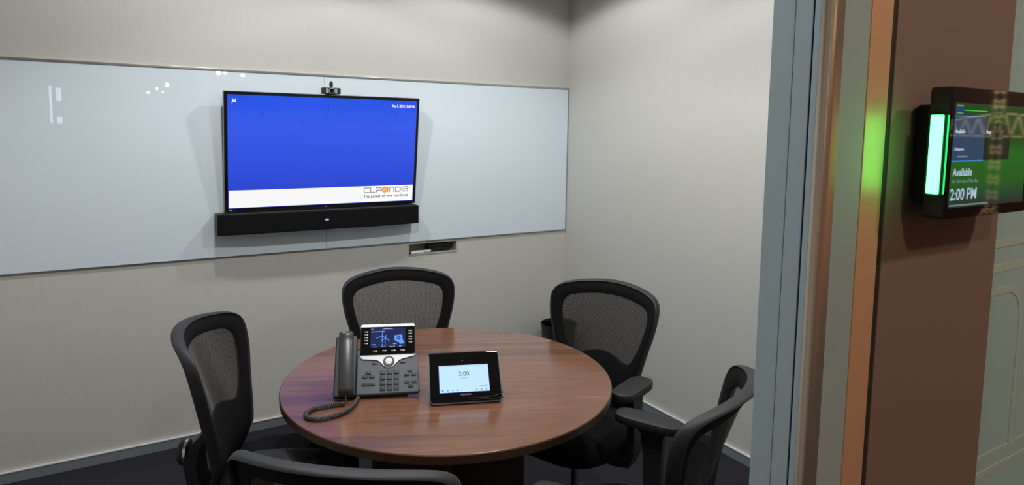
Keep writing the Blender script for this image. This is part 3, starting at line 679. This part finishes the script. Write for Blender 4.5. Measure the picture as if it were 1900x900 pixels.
def make_chair(label, arm_z=0.668, rot=0.0):
    ch = empty('office_chair'); tag(ch, label, 'chair', 'black mesh office chairs around the round table')
    # padded band around the mesh window, with thickness
    g = MB(); NR = 8; front = []; rear = []
    for r in range(NR+1):
        t_ = r/NR; bulge = 0.006*math.sin(PI*t_)
        ringf = []; ringb = []
        for k in range(NA):
            p = WIN[k].lerp(OUT[k], t_*0.985)
            ringf.append(g.b.verts.new(back3(p.x, p.y, 0.004+bulge))); ringb.append(g.b.verts.new(back3(p.x, p.y, -0.006-bulge*0.5)))
        front.append(ringf); rear.append(ringb)
    for r in range(NR):
        for k in range(NA):
            j = (k+1) % NA
            g.b.faces.new((front[r][k], front[r][j], front[r+1][j], front[r+1][k])); g.b.faces.new((rear[r][k], rear[r+1][k], rear[r+1][j], rear[r][j]))
    for k in range(NA):
        j = (k+1) % NA
        g.b.faces.new((front[0][k], rear[0][k], rear[0][j], front[0][j])); g.b.faces.new((front[NR][k], front[NR][j], rear[NR][j], rear[NR][k]))
    br = g.build('backrest', M['chair_cloth'], ch, 50)
    # moulded outer rim: flattened tube
    g = MB(); rings = []
    for k in range(NA):
        p = OUT[k]; q = OUT[(k+1) % NA]; o_ = OUT[k-1]; tn = (q-o_).normalized(); nn = Vector((tn.y, -tn.x))
        wide = 0.0185 if p.y > 0.55 else 0.013
        R_ = []
        for m_ in range(12):
            a = 2*PI*m_/12; dn = 0.0055*math.cos(a)-0.002; dy = wide*math.sin(a)-0.008
            pp = p+nn*dn
            R_.append(g.b.verts.new(back3(pp.x, pp.y, dy)))
        rings.append(R_)
    for k in range(NA):
        A, B = rings[k], rings[(k+1) % NA]
        for m_ in range(12): g.b.faces.new((A[m_], A[(m_+1) % 12], B[(m_+1) % 12], B[m_]))
    g.build('rim', M['chair_rim'], br, 60)
    # see-through woven mesh: a front and a rear face, as thick as the knit
    g = MB(); uvl = g.b.loops.layers.uv.new('UVMap'); uvs = {}
    NM = 8
    for off in (0.0008, -0.0020):
        rings = []
        cv = g.b.verts.new(back3(CC.x, CC.y, off)); uvs[cv] = (CC.x, CC.y)
        for r in range(1, NM+1):
            R_ = []
            for k in range(NA):
                p = CC.lerp(WIN[k], r/NM*1.015); v = g.b.verts.new(back3(p.x, p.y, off)); uvs[v] = (p.x, p.y); R_.append(v)
            rings.append(R_)
        for k in range(NA): g.b.faces.new((cv, rings[0][k], rings[0][(k+1) % NA]))
        for A, B in zip(rings, rings[1:]):
            for k in range(NA): g.b.faces.new((A[k], A[(k+1) % NA], B[(k+1) % NA], B[k]))
        if off > 0: edge0 = rings[-1]
    for k in range(NA): g.b.faces.new((edge0[k], edge0[(k+1) % NA], rings[-1][(k+1) % NA], rings[-1][k]))
    for f in g.b.faces:
        for l in f.loops: l[uvl].uv = uvs[l.vert]
    g.build('mesh_panel', M['mesh'], br, 60)
    # spine bracket from the seat up to the backrest
    g = MB(); sec = []
    path = [(0.02, 0.385, 0.045, 0.012), (-0.12, 0.382, 0.044, 0.014), (-0.215, 0.402, 0.042, 0.017), (-0.258, 0.450, 0.042, 0.019), (-0.266, 0.515, 0.048, 0.019), (-0.246, 0.572, 0.056, 0.015), (-0.216, 0.610, 0.056, 0.010), (-0.204, 0.650, 0.042, 0.006)]
    for i, (y_, z_, hw, th) in enumerate(path):
        a = path[max(0, i-1)]; c = path[min(len(path)-1, i+1)]; d = Vector((0, c[0]-a[0], c[1]-a[1])).normalized(); n = Vector((0, d.z, -d.y))
        sec.append([g.b.verts.new(Vector((sx*hw, y_, z_))+n*sy*th) for sx, sy in ((-1, -1), (1, -1), (1, 1), (-1, 1))])
    for A, B in zip(sec, sec[1:]):
        for k in range(4): g.b.faces.new((A[k], A[(k+1) % 4], B[(k+1) % 4], B[k]))
    g.b.faces.new(sec[0][::-1]); g.b.faces.new(sec[-1])
    sb_ = g.build('back_bracket', M['chair_plastic'], ch, 40)
    # tension knob with a silver collar at the rear of the bracket
    RY = Matrix.Translation((0.0, -0.280, 0.535)) @ Matrix.Rotation(PI/2, 4, 'X')
    MB().lathe([(0.026, 0), (0.028, 0.008), (0.037, 0.010), (0.038, 0.022), (0.031, 0.030)], 28, RY).build('adjusting_knob', M['chair_plastic'], sb_)
    MB().lathe([(0.0285, 0.001), (0.0395, 0.002), (0.0395, 0.010), (0.0285, 0.011)], 28, RY, closed_ends=False).build('silver_collar', M['chrome'], sb_)
    # seat
    def seat_pt(a, sc=1.0):
        ca, sa = math.cos(a), math.sin(a); n = 0.62
        return 0.238*sc*math.copysign(abs(ca)**n, ca), 0.012+0.222*sc*math.copysign(abs(sa)**n, sa)
    g = MB(); prof = [(0.55, 0.410), (0.93, 0.412), (0.985, 0.422), (1.0, 0.442), (0.985, 0.462), (0.93, 0.474), (0.80, 0.478), (0.45, 0.473), (0.1, 0.470)]
    rings = []
    for sc_, z_ in prof:
        R_ = []
        for k in range(56):
            x_, y_ = seat_pt(2*PI*k/56, sc_)
            R_.append(g.b.verts.new((x_, y_, z_-(0.022*max(0, (y_-0.13)/0.10)**2 if y_ > 0.13 else 0)+0.10*max(0, abs(x_)-0.12)**2*3)))
        rings.append(R_)
    for A, B in zip(rings, rings[1:]):
        for k in range(56): g.b.faces.new((A[k], A[(k+1) % 56], B[(k+1) % 56], B[k]))
    g.b.faces.new(rings[0][::-1]); g.b.faces.new(rings[-1])
    g.build('seat', M['chair_cloth'], ch, 60)
    MB().box(-0.075, 0.075, -0.06, 0.10, 0.360, 0.4105, 0.01).build('tilt_mechanism', M['black'], ch)
    # arms
    for s in (-1, 1):
        out_ = [(0.0, 0.170), (0.022, 0.164), (0.036, 0.140), (0.040, 0.090), (0.040, 0.010), (0.036, -0.015), (0.024, -0.038), (0.0, -0.046)]
        loop = smooth_loop([(a, b_) for a, b_ in out_]+[(-a, b_) for a, b_ in out_[-2:0:-1]], 4)
        g = MB()
        prof = [(0.80, -0.010), (0.96, -0.008), (1.0, 0.0), (1.0, 0.008), (0.95, 0.0155), (0.80, 0.018), (0.3, 0.0185)]
        rings = []
        for sc_, dz in prof:
            rings.append([g.b.verts.new((s*0.262+p.x*sc_*1.08, 0.048+(p.y-0.048)*(sc_*0.25+0.75), arm_z+dz-0.010*max(0, (-p.y-0.02)/0.05)**2)) for p in loop])
        n = len(loop)
        for A, B in zip(rings, rings[1:]):
            for k in range(n): g.b.faces.new((A[k], A[(k+1) % n], B[(k+1) % n], B[k]))
        g.b.faces.new(rings[0][::-1]); g.b.faces.new(rings[-1])
        ar = g.build('armrest', M['chair_plastic'], ch, 50)
        g = MB(); sec = []
        for (x_, y_, z_, hx, hy) in ((0.10, 0.040, 0.392, 0.012, 0.030), (0.20, 0.040, 0.388, 0.012, 0.030), (0.248, 0.040, 0.400, 0.014, 0.030), (0.264, 0.041, 0.440, 0.015, 0.028), (0.264, 0.044, 0.56, 0.014, 0.029), (0.263, 0.048, arm_z-0.030, 0.015, 0.036), (0.262, 0.050, arm_z-0.008, 0.020, 0.055)):
            if z_ < 0.41 and x_ < 0.24: V4 = [(x_, y_-hy, z_-hx), (x_, y_+hy, z_-hx), (x_, y_+hy, z_+hx), (x_, y_-hy, z_+hx)]
            elif z_ < 0.42: V4 = [(x_+hx*.7, y_-hy, z_-hx), (x_+hx*.7, y_+hy, z_-hx), (x_-hx*.7, y_+hy, z_+hx), (x_-hx*.7, y_-hy, z_+hx)]
            else: V4 = [(x_+hx, y_-hy, z_), (x_+hx, y_+hy, z_), (x_-hx, y_+hy, z_), (x_-hx, y_-hy, z_)]
            sec.append([g.b.verts.new((s*a, b_, c)) for a, b_, c in V4])
        for A, B in zip(sec, sec[1:]):
            for k in range(4): g.b.faces.new((A[k], A[(k+1) % 4], B[(k+1) % 4], B[k]))
        g.b.faces.new(sec[0][::-1]); g.b.faces.new(sec[-1])
        g.build('arm_post', M['chair_plastic'], ar, 40)
    # gas lift and five-star base
    MB().lathe([(0.026, 0.075), (0.026, 0.20), (0.024, 0.205)], 24).build('gas_column', M['black'], ch)
    MB().lathe([(0.014, 0.20), (0.014, 0.362)], 20).build('gas_piston', M['chrome'], ch)
    MB().lathe([(0.034, 0.060), (0.040, 0.066), (0.040, 0.098), (0.030, 0.108)], 24).build('base_hub', M['black'], ch)
    for k in range(5):
        a = rot+2*PI*k/5; Tm = Matrix.Rotation(a, 4, 'Z')
        g = MB(); sec = []
        for x_, hw, zt, zb in ((0.030, 0.024, 0.098, 0.064), (0.12, 0.020, 0.092, 0.066), (0.22, 0.016, 0.080, 0.062), (0.262, 0.014, 0.072, 0.058)):
            sec.append([g.b.verts.new(Tm @ Vector(p)) for p in ((x_, -hw, zb), (x_, hw, zb), (x_, hw*0.75, zt), (x_, -hw*0.75, zt))])
        for A, B in zip(sec, sec[1:]):
            for m_ in range(4): g.b.faces.new((A[m_], A[(m_+1) % 4], B[(m_+1) % 4], B[m_]))
        g.b.faces.new(sec[0][::-1]); g.b.faces.new(sec[-1])
        lg_ = g.build('leg', M['black'], ch, 40)
        cz = Tm @ Vector((0.248, 0, 0))
        cs = MB()
        for s in (-1, 1):
            cs.lathe([(0.012, 0.0), (0.025, 0.001), (0.0265, 0.005), (0.0265, 0.012), (0.025, 0.016), (0.012, 0.017)], 20, Matrix.Translation((cz.x, cz.y, 0.0275)) @ Matrix.Rotation(a+0.6, 4, 'Z') @ Matrix.Translation((0, s*0.004-(0.017 if s < 0 else 0)+(0.017 if s > 0 else 0), 0)) @ Matrix.Rotation(PI/2, 4, 'X'))
        cs.tube([(cz.x, cz.y, 0.030), (cz.x, cz.y, 0.062)], 0.006, 8)
        cs.build('caster', M['black_matte'], lg_)
    return ch

def place(label, mid, f, **kw):
    """mid = point midway between the top corners, f = facing direction"""
    f = Vector(f).normalized(); c = make_chair(label, **kw)
    c.location = (mid[0]+f.x*0.210, mid[1]+f.y*0.210, 0); c.rotation_euler = (0, 0, math.atan2(f.y, f.x)-PI/2)
    return c
place('black mesh office chair at the back, its back towards the wall under the soundbar', (-1.486, -0.850), (-0.19, -0.98), arm_z=0.550, rot=0.32+PI/2)
place('black mesh office chair near the right corner, in front of the waste bin', (-0.843, -1.446), (-0.928, -0.372), rot=0.1)
a_ = math.radians(-24)
place('black mesh office chair on the left, turned side on towards the table', (-2.076-0.21*math.cos(a_), -1.352-0.21*math.sin(a_)), (math.cos(a_), math.sin(a_)), arm_z=0.625, rot=0.963)
place('black office chair nearest the camera, only its top edge in view', (-2.160, -2.254), (0.656, 0.755), rot=0.2)
place('black office chair by the grey door jamb, seen from behind', (-1.238, -2.370), (-0.450, 0.893), rot=0.5)

# ------------------------------------------------------------------ waste bin
wbn = empty('waste_bin', (-0.175, -0.195, 0)); tag(wbn, 'round black waste bin in the corner behind the right hand chair', 'waste bin')
MB().lathe([(0.085, 0.002), (0.108, 0.345), (0.1135, 0.350), (0.1135, 0.362), (0.108, 0.362), (0.105, 0.345), (0.083, 0.008), (0.001, 0.008)], 40, closed_ends=False).build('bin_body', M['black'], wbn)
MB().lathe([(0.1, 0.270), (0.095, 0.330), (0.1075, 0.366), (0.1085, 0.364)], 40, closed_ends=False).build('bin_liner', M['black_gloss'], wbn)

# ------------------------------------------------------------------ room booking panel on the brown wall
rp = empty('room_booking_panel', (-1.68, YF, 1.539)); tag(rp, 'black wall display with glowing green light bar reading Available 2:00 PM', 'booking display')
HH = 0.0775; PW = 0.212
MB().box(0.022, PW-0.02, -0.031, -0.0005, -0.060, 0.058, 0.004).build('wall_box', M['black_matte'], rp)
MB().prism(rrect(0, PW, -HH, HH, 0.006, 4), 0.028, 0.050, XZ, 0.0015).build('casing', M['black'], rp)
gp = MB().prism(rrect(0.001, PW-0.001, -HH+0.001, HH-0.001, 0.005, 4), 0.0495, 0.0510, XZ).build('front_glass', M['black_glass'], rp, 0)
def rT(w_): return Matrix.Translation((0, -w_, 0)) @ XZ
zc = 1.539
GL = M['black_glass']
def lit(name, col, s=1.0):
    m = emit(name, col, s); b = m.node_tree.nodes['Principled BSDF']; b.inputs['Roughness'].default_value = 0.03; b.inputs['Specular IOR Level'].default_value = 0.5; return m
sg = lit('panel_green', rgb(34, 92, 34), 1.0)
bb = sg.node_tree.nodes['Principled BSDF']
tc = nd(sg, 'ShaderNodeTexCoord'); sp = nd(sg, 'ShaderNodeSeparateXYZ'); lk(sg, tc.outputs['Object'], sp.inputs[0])
mr = nd(sg, 'ShaderNodeMapRange'); mr.inputs[1].default_value = -0.065; mr.inputs[2].default_value = 0.02; lk(sg, sp.outputs[2], mr.inputs[0])
rpp = nd(sg, 'ShaderNodeValToRGB'); e = rpp.color_ramp.elements
e[0].position = 0.0; e[0].color = rgb(44, 34, 34); e[1].position = 1.0; e[1].color = rgb(22, 62, 26)
x = e.new(0.14); x.color = rgb(26, 62, 44); x = e.new(0.35); x.color = rgb(30, 84, 26); x = e.new(0.75); x.color = rgb(28, 96, 30)
lk(sg, mr.outputs[0], rpp.inputs[0]); lk(sg, rpp.outputs[0], bb.inputs['Emission Color'])
ps = MB().prism(rrect(0.009, 0.200, -0.0640, 0.0590, 0.0005, 1), 0.0508, 0.0513, XZ).build('screen', sg, rp, 0)
MB().prism(rrect(0.0085, 0.083, -0.008, 0.044, 0.0004, 1), 0.0512, 0.0516, XZ).build('meeting_tile', lit('panel_blue', rgb(38, 66, 92), 1.0), ps, 0)
MB().prism(rrect(0.083, 0.150, -0.008, 0.036, 0.0004, 1), 0.0512, 0.0515, XZ).build('dark_tile', lit('panel_dark', rgb(18, 32, 22), 1.0), ps, 0)
MB().prism(rrect(0.0105, 0.030, 0.0500, 0.0520, 0.0003, 1), 0.0513, 0.0517, XZ).build('time_marker', lit('panel_mark', rgb(34, 44, 170), 1.0), ps, 0)
MB().prism(rrect(0.030, 0.085, 0.0502, 0.0512, 0.0003, 1), 0.0513, 0.0517, XZ).build('time_line', lit('panel_line', rgb(60, 200, 60), 1.0), ps, 0)
MB().prism(rrect(0.0085, 0.083, -0.0092, -0.0078, 0.0002, 1), 0.0516, 0.0518, XZ).build('tile_edge', lit('panel_edge', rgb(60, 140, 220), 1.0), ps, 0)
MB().prism(rrect(0.0085, 0.083, 0.0434, 0.0444, 0.0002, 1), 0.0516, 0.0518, XZ).build('tile_edge', lit('panel_edge2', rgb(80, 140, 170), 1.0), ps, 0)
pt = lit('panel_text', rgb(168, 184, 205), 1.0); pf = lit('panel_text_faint', rgb(96, 128, 130), 1.0)
for bd, x_, z_, s_, m_, b_ in (('Available', 0.0135, -0.026, 0.0125, pt, 0.0002), ('for the rest of the day', 0.0135, -0.0345, 0.0068, pf, 0.0), ('2:00 PM', 0.0105, -0.0545, 0.0195, pt, 0.0002), 
                           ('Available', 0.0115, 0.0240, 0.0065, pt, 0.0002), ('Busy', 0.086, 0.0240, 0.0065, pt, 0.0002), ('/ Reserve', 0.0120, -0.0005+0.004, 0.0058, pt, 0.0001)):
    text_obj('screen_text', bd, m_, ps, Matrix.Translation((x_, 0, z_)) @ rT(0.0518), s_, bold=b_)
for x0_, x1_, z_ in ((0.0115, 0.026, 0.0555), (0.0115, 0.026, 0.0475), (0.020, 0.044, -0.0035), (0.0105, 0.104, -0.0610)):
    MB().prism([(x0_, z_-0.0010), (x1_, z_-0.0010), (x1_, z_+0.0010), (x0_, z_+0.0010)], 0.0517, 0.0520, XZ).build('small_print', pf, ps, 0)
text_obj('maker_logo', 'CRESTRON', mat('logo_gold', rgb(150, 130, 90), 0.5), rp, Matrix.Translation((0.106, 0, -0.0730)) @ rT(0.0512), 0.0066, align='CENTER', bold=0.0002)
# side light bar
lb = MB().box(-0.0085, 0.0005, -0.050, -0.031, -0.050, 0.046, 0.0015).build('light_bar_mount', M['black'], rp)
MB().box(-0.0125, -0.0080, -0.0485, -0.0355, -0.0465, 0.0445, 0.001).build('light_bar', emit('led_core', (0.09, 1.5, 0.26), 6.5), rp)
MB().box(-0.0038, -0.0022, -0.0512, -0.0495, -0.0465, 0.0445).build('light_edge', emit('led_edge', (0.02, 0.95, 0.18), 1.3), rp, 0)

# ------------------------------------------------------------------ corridor things seen only as reflections
def pendant(x, y, z, r, label):
    t = empty('pendant_bulb', (x, y, z)); tag(t, label, 'lamp', 'warm pendant bulbs in the open office')
    MB().lathe([(0.001, -r), (r*0.7, -r*0.72), (r, 0), (r*0.75, r*0.7), (r*0.3, r*1.1), (0.001, r*1.15)], 16, closed_ends=False).build('bulb', emit('warm_bulb', (1.0, 0.72, 0.42), 26), t)
    MB().tube([(0, 0, r*1.1), (0, 0, CEIL-z)], 0.003, 6).build('flex', M['black'], t)
for i, (x, z, r, l) in enumerate(((-1.295, 2.235, 0.036, 'large warm pendant bulb mirrored above the television'), (-1.215, 2.240, 0.027, 'warm pendant bulb beside the largest mirrored bulb'), (-0.998, 2.195, 0.034, 'warm pendant bulb mirrored right of the bright pair'),
                    (-1.896, 2.044, 0.027, 'brightest bulb of the low cluster'), (-2.012, 1.992, 0.017, 'small bulb in the middle of the low cluster'), (-2.108, 1.941, 0.018, 'lowest bulb of the low cluster'), (-1.95, 1.955, 0.012, 'tiny bulb under the brightest of the low cluster'), (-0.35, 2.065, 0.026, 'lone warm bulb mirrored above the television centre'))):
    pendant(x, -6.0, z, r, l)
t = empty('light_slot', (-3.115, -6.0, 1.54)); tag(t, 'narrow cool white vertical light slot mirrored on the left of the whiteboard', 'light')
cw = emit('cool_slot', (0.80, 0.95, 1.0), 6)
MB().box(-0.012, 0.012, -0.03, 0, 0, 0.44).build('long_slot', cw, t, 0)
MB().box(0.055, 0.105, -0.03, 0, 0.27, 0.42).build('short_slot', cw, t, 0)
MB().box(0.055, 0.105, -0.03, 0, 0.0, 0.08).build('short_slot', cw, t, 0)
# mural of a lattice mast on the end wall of the corridor, mirrored in the booking panel
mu = empty('lattice_mural', (CX1-0.004, -5.35, 1.5)); tag(mu, 'wall mural of a yellow lattice tower crane on brown', 'mural')
MT = Matrix(((0, 0, -1, 0), (1, 0, 0, 0), (0, 1, 0, 0), (0, 0, 0, 1)))
MB().prism([(-1.1, -1.2), (2.0, -1.2), (2.0, 1.0), (-1.1, 1.0)], -0.003, 0.004, MT).build('backing', mat('mural_brown', rgb(70, 48, 38), 0.8), mu, 0)
g = MB(); LN = []
for dy in (-0.035, 0.035): LN.append([(dy, -1.2), (dy, 0.95)])
zz = -1.15
while zz < 0.9:
    LN.append([(-0.035, zz), (0.035, zz+0.11)]); LN.append([(0.035, zz), (-0.035, zz+0.11)]); zz += 0.13
LN.append([(-1.0, 0.06), (1.6, 0.06)])
LN.append([(-0.9, 0.10), (0.0, 0.26)]); LN.append([(0.0, 0.26), (1.5, 0.10)])
for k in range(-8, 14):
    y0 = k*0.1; h0 = 0.26-abs(y0)*0.17; LN.append([(y0, 0.06), (y0+0.05, h0)]); LN.append([(y0+0.05, h0), (y0+0.1, 0.06)])
LN.append([(0.0, -0.55), (-0.55, -1.1)]); LN.append([(0.0, -0.55), (0.7, -1.15)])
strokes(g, LN, 0.016, Matrix.Translation((-0.004, 0, 0)) @ MT, 0.001)
g.build('lattice', emit('mural_yellow', (0, 0, 0), 0.0), mu, 0)
mu.children[1].data.materials[0] = mat('mural_yellow_paint', rgb(240, 222, 168), 0.8)
